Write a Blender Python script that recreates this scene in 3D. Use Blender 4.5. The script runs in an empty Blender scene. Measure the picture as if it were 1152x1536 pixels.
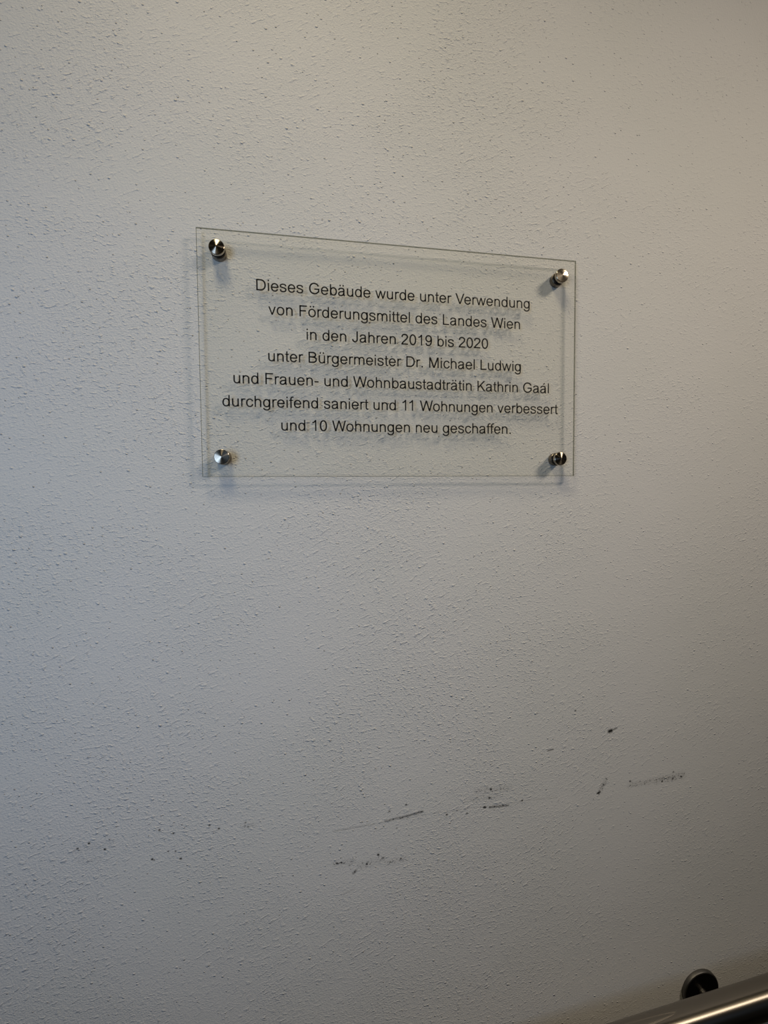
import bpy, bmesh, math, random
from mathutils import Vector, Matrix
import numpy as np

S = bpy.context.scene
COL = S.collection
SIGN_Z = 1.75            # height of the sign's centre above the floor

# ------------------------------------------------------------------ camera
cam_data = bpy.data.cameras.new('camera')
cam = bpy.data.objects.new('camera', cam_data)
COL.objects.link(cam)
S.camera = cam
cam_data.sensor_width = 36.0
cam_data.lens = 36.0 * 650.0 / 1536.0
cam_data.clip_start = 0.01
right = Vector((0.98561, -0.16880, -0.00889))
fwd = Vector((0.16828, 0.98480, -0.04312))
up = Vector((0.01603, 0.04100, 0.99903))
m = Matrix((right, up, -fwd)).transposed().to_4x4()
m.translation = Vector((-0.12055, -0.57514, SIGN_Z - 0.17144))
cam.matrix_world = m

# ------------------------------------------------------------------ world, lights, exposure
S.view_settings.view_transform = 'Standard'
S.view_settings.look = 'None'
S.view_settings.gamma = 1.0
S.view_settings.use_curve_mapping = False
S.view_settings.exposure = 0.0

world = bpy.data.worlds.new('stairwell_air')
S.world = world
world.use_nodes = True
world.node_tree.nodes['Background'].inputs[0].default_value = (0.60, 0.55, 0.47, 1)
world.node_tree.nodes['Background'].inputs[1].default_value = 0.012


def area(name, loc, target, size, power, color, size_y=None, shape='DISK', spread=180):
    d = bpy.data.lights.new(name, 'AREA')
    d.shape = shape
    d.size = size
    if size_y:
        d.size_y = size_y
    d.energy = power
    d.color = color
    d.spread = math.radians(spread)
    o = bpy.data.objects.new(name, d)
    COL.objects.link(o)
    o.location = loc
    o.rotation_euler = (Vector(target) - Vector(loc)).to_track_quat('-Z', 'Y').to_euler()
    return o


# ceiling lamp high above the sign, lamp of the landing on the right, daylight from the entrance on the left
PK = 13.8
area('ceiling_lamp', (-0.345, -0.628, SIGN_Z + 1.18), (0.128, 0, SIGN_Z - 0.748), 0.38, PK * 0.156, (1.0, 0.855, 0.580), spread=90)
area('landing_lamp', (1.30, -1.05, SIGN_Z + 0.95), (0.0, 0, SIGN_Z - 0.37), 0.40, PK * 0.224, (1.0, 0.865, 0.700),
     size_y=0.28, shape='RECTANGLE', spread=80)
area('entrance_daylight', (-0.85, -1.30, SIGN_Z - 0.162), (-0.355, 0, SIGN_Z - 0.147), 0.45, PK * 0.121,
     (0.53, 0.735, 1.06), size_y=0.7, shape='RECTANGLE', spread=90)


# ------------------------------------------------------------------ helpers
def link(name, bm, mat=None, parent=None, smooth=False):
    me = bpy.data.meshes.new(name)
    bm.to_mesh(me)
    bm.free()
    if mat:
        me.materials.append(mat)
    if smooth:
        for p in me.polygons:
            p.use_smooth = True
    o = bpy.data.objects.new(name, me)
    COL.objects.link(o)
    if parent:
        o.parent = parent
    return o


def empty(name, loc):
    o = bpy.data.objects.new(name, None)
    o.empty_display_size = 0.05
    o.location = loc
    COL.objects.link(o)
    return o


def tag(o, label, cat, group=None):
    o['label'] = label
    o['category'] = cat
    if group:
        o['group'] = group


def lathe(bm, prof, seg=64, axis='Y', center=(0, 0, 0)):
    """profile of (radius, distance along axis); axis Y runs towards the room (-y)."""
    rings = []
    for r, h in prof:
        if r < 1e-7:
            rings.append([bm.verts.new((center[0], center[1] - h, center[2]))])
        else:
            rings.append([bm.verts.new((center[0] + r * math.cos(2 * math.pi * i / seg), center[1] - h,
                                        center[2] + r * math.sin(2 * math.pi * i / seg))) for i in range(seg)])
    for a, b in zip(rings, rings[1:]):
        for i in range(seg):
            j = (i + 1) % seg
            if len(a) == 1:
                bm.faces.new((a[0], b[i], b[j]))
            elif len(b) == 1:
                bm.faces.new((a[i], b[0], a[j]))
            else:
                bm.faces.new((a[i], b[i], b[j], a[j]))
    bmesh.ops.recalc_face_normals(bm, faces=bm.faces[:])


def tube(bm, pts, radii, seg=48, cap=True):
    """sweep a circle along the points"""
    pts = [Vector(p) for p in pts]
    rings = []
    t0 = (pts[1] - pts[0]).normalized()
    n = Vector((0, 0, 1)) if abs(t0.z) < 0.9 else Vector((1, 0, 0))
    n = (n - t0 * n.dot(t0)).normalized()
    for k, p in enumerate(pts):
        t = (pts[min(k + 1, len(pts) - 1)] - pts[max(k - 1, 0)]).normalized()
        n = (n - t * n.dot(t)).normalized()
        b = t.cross(n)
        r = radii[k] if isinstance(radii, (list, tuple)) else radii
        rings.append([bm.verts.new(p + n * (r * math.cos(2 * math.pi * i / seg)) + b * (r * math.sin(2 * math.pi * i / seg)))
                      for i in range(seg)])
    for a, b in zip(rings, rings[1:]):
        for i in range(seg):
            bm.faces.new((a[i], a[(i + 1) % seg], b[(i + 1) % seg], b[i]))
    if cap:
        bm.faces.new(rings[0][::-1])
        bm.faces.new(rings[-1])
    bmesh.ops.recalc_face_normals(bm, faces=bm.faces[:])


class Nodes:
    def __init__(self, name):
        self.mat = bpy.data.materials.new(name)
        self.mat.use_nodes = True
        self.nt = self.mat.node_tree
        self.nt.nodes.clear()

    def n(self, typ, inputs=None, **attrs):
        nd = self.nt.nodes.new(typ)
        for k, v in attrs.items():
            setattr(nd, k, v)
        for k, v in (inputs or {}).items():
            if isinstance(v, bpy.types.NodeSocket):
                self.nt.links.new(v, nd.inputs[k])
            else:
                nd.inputs[k].default_value = v
        return nd

    def math(self, op, a, b=None, c=None, clamp=False):
        ins = {0: a}
        if b is not None:
            ins[1] = b
        if c is not None:
            ins[2] = c
        return self.n('ShaderNodeMath', ins, operation=op, use_clamp=clamp).outputs[0]

    def out(self, shader):
        self.n('ShaderNodeOutputMaterial', {'Surface': shader})
        return self.mat


# ------------------------------------------------------------------ materials
def plaster_material():
    N = Nodes('painted_plaster')
    co = N.n('ShaderNodeTexCoord').outputs['Object']

    def noise(scale, stretch, rot, detail, rough=0.55):
        mp = N.n('ShaderNodeMapping', {'Vector': co, 'Rotation': (0, math.radians(rot), 0)}).outputs[0]
        mp = N.n('ShaderNodeMapping', {'Vector': mp, 'Scale': (1.0 / stretch, 1.0, 1.0)}).outputs[0]
        return N.n('ShaderNodeTexNoise', {'Vector': mp, 'Scale': scale, 'Detail': detail, 'Roughness': rough}).outputs[0]

    def ramp(v, a, b):
        return N.n('ShaderNodeMapRange', {0: v, 1: a, 2: b, 3: 0.0, 4: 1.0}, interpolation_type='SMOOTHSTEP').outputs[0]

    broad = noise(7.0, 1.3, 20, 3)
    broad2 = noise(6.0, 1.5, -10, 2)
    # rolled paint: short slanting ridges, rounded grains, sparse small lumps
    ridge_a = ramp(noise(235.0, 2.2, 28, 2.0, 0.5), 0.52, 0.80)
    ridge_b = ramp(noise(265.0, 1.9, 4, 2.0, 0.5), 0.52, 0.80)
    mixab = ramp(broad2, 0.42, 0.58)
    ridges = N.n('ShaderNodeMix', {0: mixab, 2: ridge_a, 3: ridge_b}, data_type='FLOAT').outputs[0]
    amp = ramp(broad, 0.36, 0.64)
    amp = N.math('MULTIPLY_ADD', amp, 0.55, 0.42)
    px = N.n('ShaderNodeSeparateXYZ', {0: co}).outputs[0]
    finer = N.n('ShaderNodeMapRange', {0: px, 1: 0.05, 2: 0.42, 3: 1.0, 4: 0.5}, interpolation_type='SMOOTHSTEP').outputs[0]
    ridges = N.math('MULTIPLY', ridges, amp)
    grain = N.math('MULTIPLY', noise(480.0, 1.25, 15, 3.0, 0.6), N.math('MULTIPLY_ADD', amp, 0.7, 0.3))
    lumps = None
    for scale, keep in ((105.0, 0.60), (165.0, 0.74)):
        warp = N.n('ShaderNodeMapping', {'Vector': co, 'Scale': (0.8, 1.0, 1.0), 'Rotation': (0, 0.3, 0)}).outputs[0]
        vo = N.n('ShaderNodeTexVoronoi', {'Vector': warp, 'Scale': scale, 'Randomness': 1.0}, feature='F1')
        sep = N.n('ShaderNodeSeparateColor', {0: vo.outputs['Color']}).outputs
        rad = N.math('MULTIPLY_ADD', sep[0], 0.12, 0.10)
        lump = N.math('SUBTRACT', 1.0, N.math('DIVIDE', vo.outputs['Distance'], rad), clamp=True)
        lump = N.math('MULTIPLY', ramp(lump, 0.0, 1.0), N.math('GREATER_THAN', sep[1], keep))
        lump = N.math('MULTIPLY', lump, N.math('MULTIPLY_ADD', sep[2], 0.7, 0.3))
        lumps = lump if lumps is None else N.math('MAXIMUM', lumps, lump)
    h = N.math('MULTIPLY', ridges, 0.47)
    h = N.math('MULTIPLY_ADD', grain, 0.46, h)
    h = N.math('MULTIPLY_ADD', lumps, 0.85, h)
    h = N.math('MULTIPLY', h, finer)
    h = N.math('MULTIPLY_ADD', broad, 0.5, h)
    bump = N.n('ShaderNodeBump', {'Strength': 1.0, 'Distance': BUMP, 'Height': h}).outputs[0]
    # scuff marks, rubbed onto the high points of the plaster
    at = N.n('ShaderNodeAttribute', attribute_name='scuff')
    sc = N.n('ShaderNodeSeparateColor', {0: at.outputs['Color']}).outputs
    solid, speck = sc[0], sc[1]
    spots = ramp(noise(480.0, 1.6, 15, 2.0), 0.53, 0.64)
    dirt = N.math('ADD', solid, N.math('MULTIPLY', speck, spots), clamp=True)
    tone = ramp(noise(3.5, 1.0, 0, 2.0), 0.3, 0.7)
    paint = N.n('ShaderNodeMix', {0: tone, 6: (0.745, 0.735, 0.705, 1), 7: (0.765, 0.750, 0.730, 1)}, data_type='RGBA').outputs[2]
    col = N.n('ShaderNodeMix', {0: dirt, 6: paint, 7: (0.020, 0.019, 0.018, 1)}, data_type='RGBA').outputs[2]
    bs = N.n('ShaderNodeBsdfPrincipled', {'Base Color': col, 'Roughness': 0.72, 'Normal': bump,
                                          'Specular IOR Level': 0.3}).outputs[0]
    return N.out(bs)


BUMP = 0.0024


def metal_material(name, color, rough, aniso=0.0, axis=None, grain=0.0, turn=0.25):
    N = Nodes(name)
    ins = {'Base Color': (*color, 1), 'Metallic': 1.0, 'Roughness': rough, 'Anisotropic': aniso,
           'Anisotropic Rotation': turn}
    if axis:
        ins['Tangent'] = N.n('ShaderNodeTangent', direction_type='RADIAL', axis=axis).outputs[0]
    if grain:
        co = N.n('ShaderNodeTexCoord').outputs['Object']
        mp = N.n('ShaderNodeMapping', {'Vector': co, 'Scale': (9.0, 260.0, 260.0)}).outputs[0]
        ns = N.n('ShaderNodeTexNoise', {'Vector': mp, 'Scale': 1.0, 'Detail': 4.0}).outputs[0]
        ins['Roughness'] = N.math('MULTIPLY_ADD', N.math('SUBTRACT', ns, 0.5), grain, rough)
    return N.out(N.n('ShaderNodeBsdfPrincipled', ins).outputs[0])


def plain_material(name, color, rough, spec=0.4):
    N = Nodes(name)
    co = N.n('ShaderNodeTexCoord').outputs['Object']
    ns = N.n('ShaderNodeTexNoise', {'Vector': co, 'Scale': 600.0, 'Detail': 2.0}).outputs[0]
    r = N.math('MULTIPLY_ADD', ns, 0.1, rough - 0.05)
    return N.out(N.n('ShaderNodeBsdfPrincipled', {'Base Color': (*color, 1), 'Roughness': r,
                                                  'Specular IOR Level': spec}).outputs[0])


def acrylic_material(name, tint, gloss=True):
    """clear sheet: light passes with a tint, a Fresnel share is reflected"""
    N = Nodes(name)
    tr = N.n('ShaderNodeBsdfTransparent', {'Color': (*tint, 1)}).outputs[0]
    if not gloss:
        gl = N.n('ShaderNodeBsdfDiffuse', {'Color': (0.30, 0.31, 0.27, 1)}).outputs[0]
        return N.out(N.n('ShaderNodeMixShader', {0: 0.30, 1: tr, 2: gl}).outputs[0])
    gl = N.n('ShaderNodeBsdfGlossy', {'Color': (1, 1, 1, 1), 'Roughness': 0.03}).outputs[0]
    back = N.n('ShaderNodeNewGeometry').outputs['Backfacing']
    ior = N.n('ShaderNodeMix', {0: back, 2: 1.32, 3: 1.0 / 1.32}, data_type='FLOAT').outputs[0]
    fr = N.n('ShaderNodeFresnel', {'IOR': ior}).outputs[0]
    return N.out(N.n('ShaderNodeMixShader', {0: fr, 1: tr, 2: gl}).outputs[0])


M_WALL = plaster_material()
M_FLOOR = plain_material('grey_floor_tile', (0.07, 0.068, 0.065), 0.5)
M_PANE = acrylic_material('clear_acrylic', (1.0, 0.998, 0.982))
M_EDGE = acrylic_material('acrylic_cut_edge', (0.45, 0.46, 0.40), gloss=False)
M_INK = plain_material('black_print', (0.012, 0.011, 0.011), 0.55, 0.25)
M_CAP = metal_material('circular_brushed_steel', (0.42, 0.365, 0.29), 0.23, 0.92, 'Y')
M_BARREL = metal_material('turned_steel', (0.22, 0.19, 0.155), 0.3)
M_WASHER = plain_material('black_rubber', (0.015, 0.014, 0.013), 0.6)
M_RAIL = metal_material('brushed_rail_steel', (0.37, 0.33, 0.28), 0.33, 0.9, 'X', 0.05)
M_PLATE = metal_material('dark_steel_plate', (0.055, 0.052, 0.05), 0.35)
M_PLATE_RIM = metal_material('grey_steel_rim', (0.17, 0.165, 0.16), 0.5)  # rim coloured a lighter grey than the plate face
M_ARM = metal_material('bracket_steel', (0.26, 0.245, 0.23), 0.4)

# ------------------------------------------------------------------ setting
# dark rubbed marks on the plaster: x0, z0, x1, z1, half width, strength, share broken into specks
SCUFFS = [
    (0.321, 1.2153, 0.3243, 1.216, 0.0036, 1.0, 0), (0.3243, 1.216, 0.3333, 1.2192, 0.00147, 0.55, 0),
    (0.2203, 1.1965, 0.2289, 1.1976, 0.0015, 0.5, 0), (0.3066, 1.1236, 0.3164, 1.1411, 0.00394, 0.55, 0.8),
    (0.3098, 1.1305, 0.3154, 1.1339, 0.00225, 0.5, 0.3), (0.3021, 1.121, 0.3066, 1.1226, 0.00168, 0.8, 0),
    (0.3565, 1.1267, 0.4483, 1.1313, 0.00462, 0.55, 0.85), (0.4043, 1.1282, 0.4507, 1.131, 0.0065, 0.5, 0.8),
    (0.4101, 1.1306, 0.4363, 1.1296, 0.00237, 0.5, 0.5), (-0.0243, 1.1231, -0.0034, 1.1259, 0.00188, 0.75, 0.45),
    (-0.0034, 1.125, 0.0292, 1.1301, 0.00171, 0.85, 0.3), (0.0004, 1.1244, 0.0253, 1.1287, 0.00305, 0.4, 0.7),
    (0.1297, 1.1224, 0.1576, 1.1216, 0.00205, 0.85, 0.4), (0.1206, 1.1236, 0.1226, 1.1234, 0.00204, 0.85, 0),
    (0.1094, 1.1489, 0.1596, 1.1475, 0.00606, 0.38, 0.85), (0.0943, 1.138, 0.14, 1.138, 0.00602, 0.28, 0.85),
    (-0.0962, 1.1191, -0.0411, 1.1216, 0.00144, 0.28, 0.3), (-0.0411, 1.1216, 0.035, 1.1245, 0.00112, 0.18, 0.4),
    (0.0448, 1.1251, 0.1764, 1.1242, 0.00117, 0.2, 0.5), (0.1764, 1.1252, 0.2349, 1.1236, 0.00168, 0.15, 0.5),
    (-0.0941, 1.0726, -0.0695, 1.0725, 0.00453, 0.55, 0.85), (-0.0603, 1.0644, -0.0276, 1.0698, 0.00647, 0.42, 0.85),
    (-0.0229, 1.0633, 0.0038, 1.0649, 0.00472, 0.38, 0.85), (-0.0697, 1.0554, -0.0659, 1.0586, 0.0023, 0.6, 0.3),
    (-0.0865, 1.0277, -0.0681, 1.0322, 0.00146, 0.2, 0.4), (-0.2136, 1.1425, -0.1992, 1.1431, 0.0042, 0.4, 0.85),
    (-0.4119, 1.141, -0.374, 1.143, 0.00743, 0.13, 0.7), (-0.4087, 1.1259, -0.386, 1.1258, 0.00447, 0.2, 0.8),
    (0.1307, 1.1491, 0.1311, 1.1491, 0.00184, 0.9, 0), (0.1287, 1.1365, 0.1291, 1.1365, 0.00184, 0.8, 0),
    (0.0644, 1.1204, 0.0648, 1.1204, 0.00168, 0.85, 0), (0.0943, 1.1183, 0.0947, 1.1183, 0.00151, 0.7, 0),
    (0.1795, 1.1258, 0.1799, 1.1258, 0.00168, 0.8, 0), (0.0053, 1.143, 0.0057, 1.143, 0.00162, 0.7, 0),
    (-0.0185, 1.1366, -0.0181, 1.1366, 0.00151, 0.6, 0), (-0.0083, 1.1112, -0.0079, 1.1112, 0.00133, 0.5, 0),
    (-0.0923, 1.0733, -0.0919, 1.0733, 0.00172, 0.85, 0), (-0.0859, 1.0732, -0.0855, 1.0732, 0.00155, 0.75, 0),
    (-0.035, 1.0767, -0.0346, 1.0767, 0.00197, 0.95, 0), (-0.051, 1.0658, -0.0506, 1.0658, 0.00186, 0.85, 0),
    (-0.0678, 1.057, -0.0674, 1.057, 0.00166, 0.7, 0), (-0.0029, 1.066, -0.0025, 1.066, 0.00162, 0.75, 0),
    (-0.0182, 1.0635, -0.0178, 1.0635, 0.00142, 0.6, 0), (-0.075, 1.0677, -0.0746, 1.0677, 0.00128, 0.5, 0),
    (-0.0276, 1.0708, -0.0272, 1.0708, 0.00151, 0.6, 0), (-0.4111, 1.1425, -0.4107, 1.1425, 0.00149, 0.7, 0),
    (-0.3981, 1.1474, -0.3977, 1.1474, 0.00157, 0.8, 0), (-0.3803, 1.137, -0.3799, 1.137, 0.00159, 0.8, 0),
    (-0.326, 1.1155, -0.3256, 1.1155, 0.00181, 0.85, 0), (-0.3236, 1.1143, -0.3232, 1.1143, 0.00118, 0.6, 0),
    (-0.2918, 1.1111, -0.2914, 1.1111, 0.00161, 0.85, 0), (-0.3162, 1.1527, -0.3158, 1.1527, 0.0015, 0.75, 0),
    (-0.2997, 1.1459, -0.2993, 1.1459, 0.00143, 0.75, 0), (-0.3067, 1.1231, -0.3063, 1.1231, 0.00127, 0.65, 0),
    (-0.2979, 1.1218, -0.2975, 1.1218, 0.00128, 0.65, 0), (-0.2558, 1.1503, -0.2554, 1.1503, 0.00155, 0.7, 0),
    (-0.2444, 1.1442, -0.244, 1.1442, 0.00157, 0.75, 0), (-0.2109, 1.1475, -0.2105, 1.1475, 0.00143, 0.55, 0),
    (-0.2077, 1.1416, -0.2073, 1.1416, 0.00143, 0.5, 0), (0.264, 1.2527, 0.2644, 1.2527, 0.00175, 0.6, 0),
    (0.3044, 1.1208, 0.3048, 1.1208, 0.00202, 0.85, 0), (0.3576, 1.1329, 0.358, 1.1329, 0.00185, 0.7, 0),
    (0.4328, 1.1279, 0.4332, 1.1279, 0.00216, 0.7, 0), (0.4483, 1.1292, 0.4487, 1.1292, 0.00218, 0.6, 0),
    (0.4337, 1.1385, 0.4341, 1.1385, 0.00168, 0.6, 0), (0.4138, 1.1259, 0.4142, 1.1259, 0.0019, 0.7, 0),
    (0.5876, 1.515, 0.588, 1.515, 0.0019, 0.8, 0), (0.6042, 1.147, 0.6046, 1.147, 0.00235, 0.6, 0),
    (-0.3993, 2.0572, -0.3989, 2.0572, 0.00125, 0.5, 0), (-0.2382, 2.0706, -0.2378, 2.0706, 0.00138, 0.4, 0),
    (-0.1828, 2.0753, -0.1824, 2.0753, 0.00127, 0.35, 0), (-0.4512, 1.965, -0.4508, 1.965, 0.00101, 0.5, 0),
]


def build_wall():
    def spaced(lo, hi, d0, d1, fine, coarse):
        a = list(np.arange(lo, d0, coarse)) + list(np.arange(d0, d1, fine)) + list(np.arange(d1, hi, coarse)) + [hi]
        return np.array(a)
    xs = spaced(-2.4, 2.4, -0.44, 0.50, 0.0007, 0.1)
    zs = spaced(0.0, 3.9, 0.97, 1.345, 0.0007, 0.1)
    X, Z = np.meshgrid(xs, zs)
    nz, nx = X.shape
    rng = np.random.default_rng(4)
    fx = np.interp(X, xs, xs)
    solid = np.zeros_like(X)
    speck = np.zeros_like(X)
    wob = rng.random((nz, nx))
    for x0, z0, x1, z1, hw, st, sp in SCUFFS:
        dx, dz = x1 - x0, z1 - z0
        ll = max(dx * dx + dz * dz, 1e-9)
        i0, i1 = np.searchsorted(xs, [min(x0, x1) - 3 * hw - .002, max(x0, x1) + 3 * hw + .002])
        j0, j1 = np.searchsorted(zs, [min(z0, z1) - 3 * hw - .002, max(z0, z1) + 3 * hw + .002])
        x, z = X[j0:j1, i0:i1], Z[j0:j1, i0:i1]
        if x.size == 0:
            continue
        t = np.clip(((x - x0) * dx + (z - z0) * dz) / ll, 0, 1)
        d = np.hypot(x - x0 - t * dx, z - z0 - t * dz) * (0.75 + 0.5 * wob[j0:j1, i0:i1])
        f = np.clip(1.25 - d / hw, 0, 1)
        f = f * f * (3 - 2 * f) * min(1.0, st * 1.25)
        solid[j0:j1, i0:i1] = np.maximum(solid[j0:j1, i0:i1], f * (1 - sp) * (1.0 if sp == 0 else 0.9))
        speck[j0:j1, i0:i1] = np.maximum(speck[j0:j1, i0:i1], f * min(1.0, sp * 1.5))
    n = nx * nz
    co = np.zeros((n, 3))
    co[:, 0] = X.ravel()
    co[:, 2] = Z.ravel()
    idx = np.arange(n).reshape(nz, nx)
    q = np.stack([idx[:-1, :-1], idx[:-1, 1:], idx[1:, 1:], idx[1:, :-1]], -1).reshape(-1, 4)
    # back and sides of the wall
    T = 0.24
    extra = np.array([[xs[0], T, zs[0]], [xs[-1], T, zs[0]], [xs[-1], T, zs[-1]], [xs[0], T, zs[-1]]])
    co = np.vstack([co, extra])
    b = n
    faces = q.tolist()
    faces.append([b, b + 3, b + 2, b + 1])
    bottom = idx[0, :].tolist(); top = idx[-1, :].tolist(); left = idx[:, 0].tolist(); rgt = idx[:, -1].tolist()
    faces.append(bottom[::-1] + [b, b + 1])
    faces.append(top + [b + 2, b + 3])
    faces.append(left + [b + 3, b])
    faces.append(rgt[::-1] + [b + 1, b + 2])
    me = bpy.data.meshes.new('wall_back')
    me.from_pydata(co.tolist(), [], faces)
    ca = me.attributes.new('scuff', 'FLOAT_COLOR', 'POINT')
    buf = np.zeros((n + 4, 4), dtype=np.float32)
    buf[:n, 0] = solid.ravel()
    buf[:n, 1] = speck.ravel()
    buf[:, 3] = 1
    ca.data.foreach_set('color', buf.ravel())
    me.materials.append(M_WALL)
    o = bpy.data.objects.new('wall_back', me)
    COL.objects.link(o)
    o['kind'] = 'structure'
    return o


build_wall()

bm = bmesh.new()
bmesh.ops.create_cube(bm, size=1, matrix=Matrix.Translation((0, -1.25, -0.05)) @ Matrix.Diagonal((4.8, 2.5, 0.1, 1)))
fl = link('floor', bm, M_FLOOR)
fl['kind'] = 'structure'

# ------------------------------------------------------------------ the sign
SW, SH = 0.500, 0.2986
BACK, FRONT = 0.0090, 0.0125         # the acrylic sheet, measured out from the wall
sign = empty('information_sign', (0, 0, SIGN_Z))
tag(sign, 'clear acrylic sign with black German text held off the wall by four steel standoffs', 'sign')

# sheet with four drilled holes kept simple: the standoff bolts run through it
bm = bmesh.new()
w, h, c, b = SW / 2, SH / 2, 0.0004, 0.0005


def sheet_ring(x, z, y):
    pts = [(-x + c, -z), (x - c, -z), (x, -z + c), (x, z - c), (x - c, z), (-x + c, z), (-x, z - c), (-x, -z + c)]
    return [bm.verts.new((px, y, pz)) for px, pz in pts]


rings = [sheet_ring(w - b, h - b, -FRONT), sheet_ring(w, h, -FRONT + b), sheet_ring(w, h, -BACK)]   # polished front bevel
bm.faces.new(rings[0])
bm.faces.new(rings[2][::-1])
for ra, rb in zip(rings, rings[1:]):
    for i in range(8):
        j = (i + 1) % 8
        e = bm.faces.new((ra[j], ra[i], rb[i], rb[j]))
        e.material_index = 1
bmesh.ops.recalc_face_normals(bm, faces=bm.faces[:])
panel = link('acrylic_panel', bm, M_PANE, sign)
panel.data.materials.append(M_EDGE)

# ---- lettering: a plain grotesque drawn with a flat elliptical pen, in 1/2048 of the type size
EM = 0.01938
LC = (97.0, 84.0)        # half stroke of the small letters: upright, level
UC = (103.0, 92.0)        # the same for capitals and figures


def arc(cx, cy, rx, ry, a0, a1, n=22, e=2.14):
    out = []
    for i in range(n + 1):
        a = math.radians(a0 + (a1 - a0) * i / n)
        c, s = math.cos(a), math.sin(a)
        k = (abs(c) ** e + abs(s) ** e) ** (-1.0 / e)
        out.append((cx + rx * c * k, cy + ry * s * k))
    return out


def curve(*p, n=6):
    q = [p[0]] + list(p) + [p[-1]]
    out = []
    for i in range(1, len(q) - 2):
        p0, p1, p2, p3 = q[i - 1], q[i], q[i + 1], q[i + 2]
        for j in range(n):
            t = j / n
            out.append(tuple(0.5 * (2 * p1[d] + (p2[d] - p0[d]) * t + (2 * p0[d] - 5 * p1[d] + 4 * p2[d] - p3[d]) * t * t
                                    + (3 * p1[d] - p0[d] - 3 * p2[d] + p3[d]) * t ** 3) for d in (0, 1)))
    return out + [p[-1]]


def pen(pts, hw):
    """quads along a path, half width hw[0] across uprights and hw[1] across levels"""
    L, R = [], []
    for i, p in enumerate(pts):
        a, b = pts[max(i - 1, 0)], pts[min(i + 1, len(pts) - 1)]
        if pts[0] == pts[-1] or math.dist(pts[0], pts[-1]) < 1:
            a, b = pts[(i - 1) if i else -2], pts[i + 1 if i < len(pts) - 1 else 1]
        dx, dy = b[0] - a[0], b[1] - a[1]
        l = math.hypot(dx, dy) or 1
        nx, ny = -dy / l, dx / l
        w = math.hypot(hw[0] * nx, hw[1] * ny)
        L.append((p[0] + nx * w, p[1] + ny * w))
        R.append((p[0] - nx * w, p[1] - ny * w))
    return [(R[i], R[i + 1], L[i + 1], L[i]) for i in range(len(pts) - 1)]


def rect(x0, x1, y0, y1):
    return [((x0, y0), (x1, y0), (x1, y1), (x0, y1))]


def diag(xa, ya, xb, yb, w):
    """slanting stroke cut level at both ends"""
    h = w / 2
    return [((xa - h, ya), (xa + h, ya), (xb + h, yb), (xb - h, yb))]


def dots(cx):
    return rect(cx - 292, cx - 108, 1262, 1466) + rect(cx + 108, cx + 292, 1262, 1466)


def small_a():
    return pen(curve((172, 752), (240, 925), (390, 1000), (560, 1011), (755, 965), (845, 825), (852, 650), (852, 330),
                     (872, 140), (940, 0)), LC) + \
        pen(curve((852, 640), (700, 588), (450, 548), (260, 470), (166, 300), (225, 118), (420, 50), (625, 95),
                  (790, 235), (852, 450)), LC)


def small_o():
    return pen(arc(569, 531, 409, 479, 0, 360, 40), LC)


def small_u():
    return rect(814, 993, 0, 1062) + pen([(220, 1062), (220, 640)] + arc(562, 412, 342, 358, 180, 345), LC)


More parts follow.
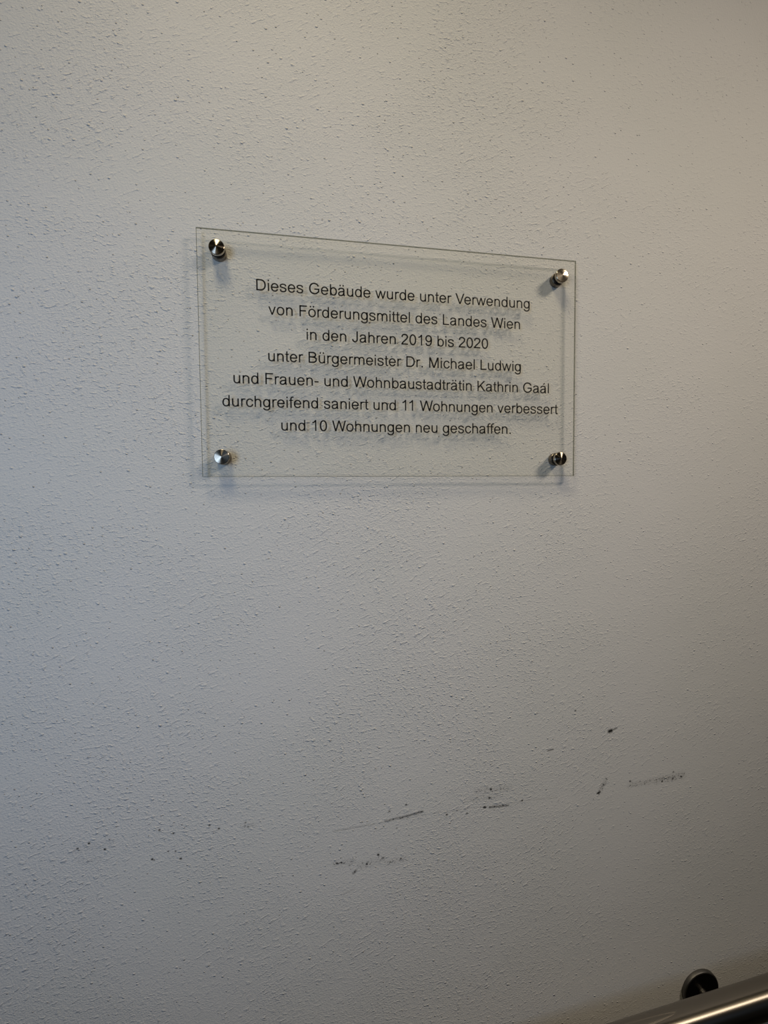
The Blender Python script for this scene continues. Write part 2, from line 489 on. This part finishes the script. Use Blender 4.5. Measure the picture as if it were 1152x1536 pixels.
def make_glyphs():
    G = {}
    G['a'] = small_a()
    G['b'] = rect(134, 303, 0, 1466) + pen(arc(600, 531, 378, 479, 0, 360, 40), LC)
    G['c'] = pen(arc(560, 531, 390, 479, 27, 341, 36), LC)
    G['d'] = rect(833, 1002, 0, 1466) + pen(arc(538, 531, 378, 479, 0, 360, 40), LC)
    G['e'] = pen([(180, 535), (967, 535)], LC) + pen([(967, 500)] + arc(567, 531, 402, 479, 0, 333, 40), LC)
    G['f'] = rect(19, 565, 922, 1062) + pen([(272, 0), (272, 900)] + arc(522, 1170, 250, 242, 180, 66), LC)
    G['g'] = pen(arc(536, 545, 378, 465, 0, 360, 40), LC) + \
        pen([(914, 1062), (914, 500)] + arc(530, -40, 384, 316, 360, 190), LC)
    arch = [(909, 0), (909, 400)] + arc(567, 650, 342, 358, 0, 168)
    G['h'] = rect(135, 315, 0, 1466) + pen(arch, LC)
    G['n'] = rect(135, 308, 0, 1062) + pen(arch, LC)
    G['i'] = rect(136, 316, 0, 1062) + rect(136, 316, 1259, 1466)
    G['k'] = rect(137, 317, 0, 1466) + diag(300, 400, 835, 1062, 235) + diag(890, 0, 540, 660, 222)
    G['l'] = rect(131, 311, 0, 1466)
    G['m'] = rect(135, 308, 0, 1062) + pen([(854, 0), (854, 400)] + arc(540, 660, 314, 348, 0, 168), LC) + \
        pen([(1484, 0), (1484, 400)] + arc(1169, 660, 315, 348, 0, 172), LC)
    G['o'] = small_o()
    G['r'] = rect(133, 306, 0, 1062) + pen(arc(540, 680, 318, 326, 170, 62), LC)
    G['s'] = pen(curve((850, 765), (760, 945), (500, 1011), (255, 950), (165, 795), (250, 655), (500, 566), (765, 470),
                       (851, 300), (745, 112), (490, 51), (240, 115), (150, 335)), LC)
    G['t'] = [((182, 700), (362, 700), (362, 1432), (182, 1324))] + rect(36, 545, 922, 1062) + \
        pen([(272, 720), (272, 300)] + arc(442, 235, 170, 168, 180, 262) + [(548, 78)], LC)
    G['u'] = small_u()
    G['v'] = diag(511, 0, 120, 1062, 186) + diag(511, 0, 903, 1062, 186)
    G['w'] = diag(424, 0, 97, 1062, 180) + diag(424, 0, 740, 1062, 180) + diag(1056, 0, 740, 1062, 180) + \
        diag(1056, 0, 1384, 1062, 180)
    G['D'] = rect(158, 352, 0, 1466) + pen([(250, 1380), (640, 1380)] + arc(700, 733, 582, 647, 90, -90, 30) +
                                           [(640, 86), (250, 86)], UC)
    G['G'] = pen(arc(800, 733, 594, 670, 27, 308, 40) + [(1364, 345)], UC) + rect(1268, 1461, 290, 749) + \
        rect(802, 1461, 577, 749)
    G['F'] = rect(168, 362, 0, 1466) + rect(168, 1161, 1293, 1466) + rect(168, 1027, 666, 839)
    G['L'] = rect(150, 344, 0, 1466) + rect(150, 1066, 0, 173)
    G['W'] = diag(505, 0, 125, 1466, 200) + diag(505, 0, 967, 1466, 200) + diag(1430, 0, 967, 1466, 200) + \
        diag(1430, 0, 1810, 1466, 200)
    G['V'] = diag(680, 0, 112, 1466, 206) + diag(680, 0, 1248, 1466, 206)
    G['J'] = pen([(764, 1466), (764, 800)] + arc(458, 430, 306, 367, 360, 184), UC)
    G['B'] = rect(150, 344, 0, 1466) + pen([(250, 1380), (620, 1380)] + arc(690, 1082, 395, 298, 90, -90) + [(250, 782)], UC) + \
        pen([(620, 780)] + arc(720, 433, 440, 347, 90, -90) + [(250, 86)], UC)
    G['M'] = rect(152, 340, 0, 1466) + rect(1361, 1549, 0, 1466) + diag(850, 0, 285, 1466, 225) + diag(850, 0, 1416, 1466, 225)
    G['K'] = rect(150, 344, 0, 1466) + diag(270, 490, 1195, 1466, 262) + diag(1235, 0, 600, 850, 255)
    G['.'] = rect(186, 391, 0, 205)
    G['-'] = rect(65, 618, 440, 621)
    G['\u00e4'] = small_a() + dots(565)
    G['\u00f6'] = small_o() + dots(569)
    G['\u00fc'] = small_u() + dots(562)
    G['\u00e1'] = small_a() + [((478, 1222), (625, 1222), (880, 1490), (640, 1490))]
    G['0'] = pen(arc(567, 723, 391, 671, 0, 360, 44), UC)
    G['1'] = rect(583, 763, 0, 1440) + rect(648, 763, 1400, 1472) + \
        pen(curve((700, 1455), (590, 1310), (430, 1175), (223, 1078)), (88, 88))
    G['2'] = pen(curve((172, 1035), (225, 1250), (385, 1372), (560, 1397), (765, 1350), (900, 1220), (928, 1060), (850, 850),
                       (600, 600), (340, 365), (200, 170), (165, 60)), UC) + rect(62, 1031, 0, 173)
    G['9'] = pen(arc(555, 990, 375, 406, 0, 360, 40), UC) + \
        pen(curve((930, 1010), (957, 760), (915, 420), (790, 160), (530, 53), (290, 120), (182, 350)), UC)
    return G


GLYPHS = make_glyphs()
ADV = {'a': 1139, 'b': 1139, 'c': 1024, 'd': 1139, 'e': 1139, 'f': 569, 'g': 1139, 'h': 1139, 'i': 455, 'k': 1024,
       'l': 455, 'm': 1706, 'n': 1139, 'o': 1139, 'r': 682, 's': 1024, 't': 569, 'u': 1139, 'v': 1024, 'w': 1479,
       'D': 1479, 'G': 1593, 'F': 1251, 'L': 1139, 'W': 1933, 'V': 1366, 'J': 1024, 'B': 1366, 'M': 1706, 'K': 1366,
       '.': 569, '-': 682, ' ': 569, '\u00e4': 1139, '\u00f6': 1139, '\u00fc': 1139, '\u00e1': 1139}
for dgt in '0129':
    ADV[dgt] = 1139
KERN = {'11': -152, 'Ve': -113, 'Wo': -61, 'Wi': -37, 'ff': -37}
LINES = [('Dieses Geb\u00e4ude wurde unter Verwendung', 0.36199),
         ('von F\u00f6rderungsmittel des Landes Wien', 0.33414),
         ('in den Jahren 2019 bis 2020', 0.24175),
         ('unter B\u00fcrgermeister Dr. Michael Ludwig', 0.33680),
         ('und Frauen- und Wohnbaustadtr\u00e4tin Kathrin Ga\u00e1l', 0.42095),
         ('durchgreifend saniert und 11 Wohnungen verbessert', 0.44830),
         ('und 10 Wohnungen neu geschaffen.', 0.30831)]
for k, (text, width) in enumerate(LINES):
    width *= 1.0062
    at = 0.0
    quads = []
    for q, ch in enumerate(text):
        if q:
            at += KERN.get(text[q - 1:q + 1], 0)
        if ch != ' ':
            quads += [[(x + at, y) for x, y in f] for f in GLYPHS[ch]]
        at += ADV[ch]
    lo = min(x for f in quads for x, y in f)
    hi = max(x for f in quads for x, y in f)
    sx = width / (hi - lo)
    zb = 0.0811 - 0.02866 * k
    bm = bmesh.new()
    for f in quads:
        ar = sum(f[i][0] * f[(i + 1) % 4][1] - f[(i + 1) % 4][0] * f[i][1] for i in range(4))
        if ar < 0:
            f = f[::-1]
        ring = [bm.verts.new((0.0004 - width / 2 + (x - lo) * sx, -BACK - 0.00002, zb + y * EM / 2048)) for x, y in f]
        base = [bm.verts.new((v.co.x, -BACK + 0.00012, v.co.z)) for v in ring]
        bm.faces.new(ring)
        bm.faces.new(base[::-1])
        for i in range(4):
            j = (i + 1) % 4
            bm.faces.new((ring[j], ring[i], base[i], base[j]))
    link('text_line', bm, M_INK, sign)

# ---- standoffs: turned barrel against the wall, rubber washers, screw cap in front of the sheet
R_CAP = 0.0092


def barrel_mesh():
    bm = bmesh.new()
    r = R_CAP * 0.98
    lathe(bm, [(0, 0.0), (r - 0.0004, 0.0), (r, 0.0004), (r, BACK - 0.0016), (r - 0.0005, BACK - 0.0011), (0, BACK - 0.0011)])
    return bm


def washer_mesh():
    bm = bmesh.new()
    for y0, y1 in ((BACK - 0.0011, BACK), (FRONT, FRONT + 0.0011)):
        r = R_CAP * 0.90
        lathe(bm, [(0, y0), (r, y0), (r, y1), (0, y1)])
    return bm


def cap_mesh():
    bm = bmesh.new()
    y0, y1 = FRONT + 0.0011, FRONT + 0.0054
    r = R_CAP
    prof = [(0, y0), (r - 0.0003, y0), (r, y0 + 0.0003), (r, y1 - 0.0007), (r - 0.0002, y1 - 0.0003), (r - 0.0006, y1)]
    for t in (0.75, 0.5, 0.25):
        prof.append(((r - 0.0006) * t, y1 + CONE * (1 - t)))
    prof.append((0.00002, y1 + CONE))
    prof.append((0, y1 + CONE))
    lathe(bm, prof, seg=96)
    return bm


CONE = 0.0018
IX, IZ = SW / 2 - 0.0241, SH / 2 - 0.0241
first = None
for sx, sz in ((-1, 1), (1, 1), (-1, -1), (1, -1)):
    if first is None:
        b = link('standoff', barrel_mesh(), M_BARREL, sign)
        wsh = link('rubber_washer', washer_mesh(), M_WASHER, b)
        cp = link('screw_cap', cap_mesh(), M_CAP, b)
        for o in (b, wsh, cp):
            for p in o.data.polygons:
                p.use_smooth = True
            o.data.set_sharp_from_angle(angle=math.radians(24))
        first = b
    else:
        b = first.copy()
        COL.objects.link(b)
        for ch in first.children:
            d = ch.copy()
            COL.objects.link(d)
            d.parent = b
    b.location = (sx * IX, 0, sz * IZ)

# ------------------------------------------------------------------ the handrail
SLOPE = 0.0734
RY = -0.060
RR = 0.0212


def rail_z(x):
    return SIGN_Z - 0.9379 + SLOPE * (x - 0.49)


BX, BZ = 0.4896, SIGN_Z - 0.9785
rail_root = empty('handrail', (BX, 0, BZ))
tag(rail_root, 'round brushed steel handrail sloping up along the wall in the lower right corner', 'handrail')


def rel(p):
    return (p[0] - BX, p[1], p[2] - BZ)


bm = bmesh.new()
xa, xb = -0.55, 1.9
pts = [(xa - 0.004, RY, rail_z(xa - 0.004)), (xa, RY, rail_z(xa)), (0.0, RY, rail_z(0.0)), (0.6, RY, rail_z(0.6)),
       (1.2, RY, rail_z(1.2)), (xb, RY, rail_z(xb)), (xb + 0.004, RY, rail_z(xb + 0.004))]
tube(bm, [rel(p) for p in pts], [RR - 0.003, RR, RR, RR, RR, RR, RR - 0.003], seg=96)
rail = link('rail_tube', bm, M_RAIL, rail_root, smooth=True)
rail.data.set_sharp_from_angle(angle=math.radians(40))

# bracket: arm out of the wall plate that bends up under the rail
bm = bmesh.new()
arm = [(BX, -0.004, BZ), (BX, -0.030, BZ)]
zt = rail_z(BX) - RR
rb = 0.013
cy, cz = -0.060 + rb, BZ + rb
for i in range(1, 9):
    a = math.pi / 2 * i / 8
    arm.append((BX, cy - rb * math.sin(a), cz - rb * math.cos(a)))
arm.append((BX, RY, zt + 0.004))
tube(bm, [rel(p) for p in arm], 0.0060, seg=32)
bracket = link('rail_bracket', bm, M_ARM, rail_root, smooth=True)
bracket.data.set_sharp_from_angle(angle=math.radians(40))
bm = bmesh.new()
lathe(bm, [(0, 0.0), (0.0322, 0.0), (0.0322, 0.0040), (0.0314, 0.0054), (0.0300, 0.0060), (0.0, 0.0060)], seg=96)
plate = link('wall_plate', bm, M_PLATE, bracket)
plate.data.materials.append(M_PLATE_RIM)
for p in plate.data.polygons:
    p.use_smooth = True
    c = p.center
    if math.hypot(c.x, c.z) > 0.0305:
        p.material_index = 1
plate.data.set_sharp_from_angle(angle=math.radians(30))
plate['label'] = 'round dark wall plate with grey rim'
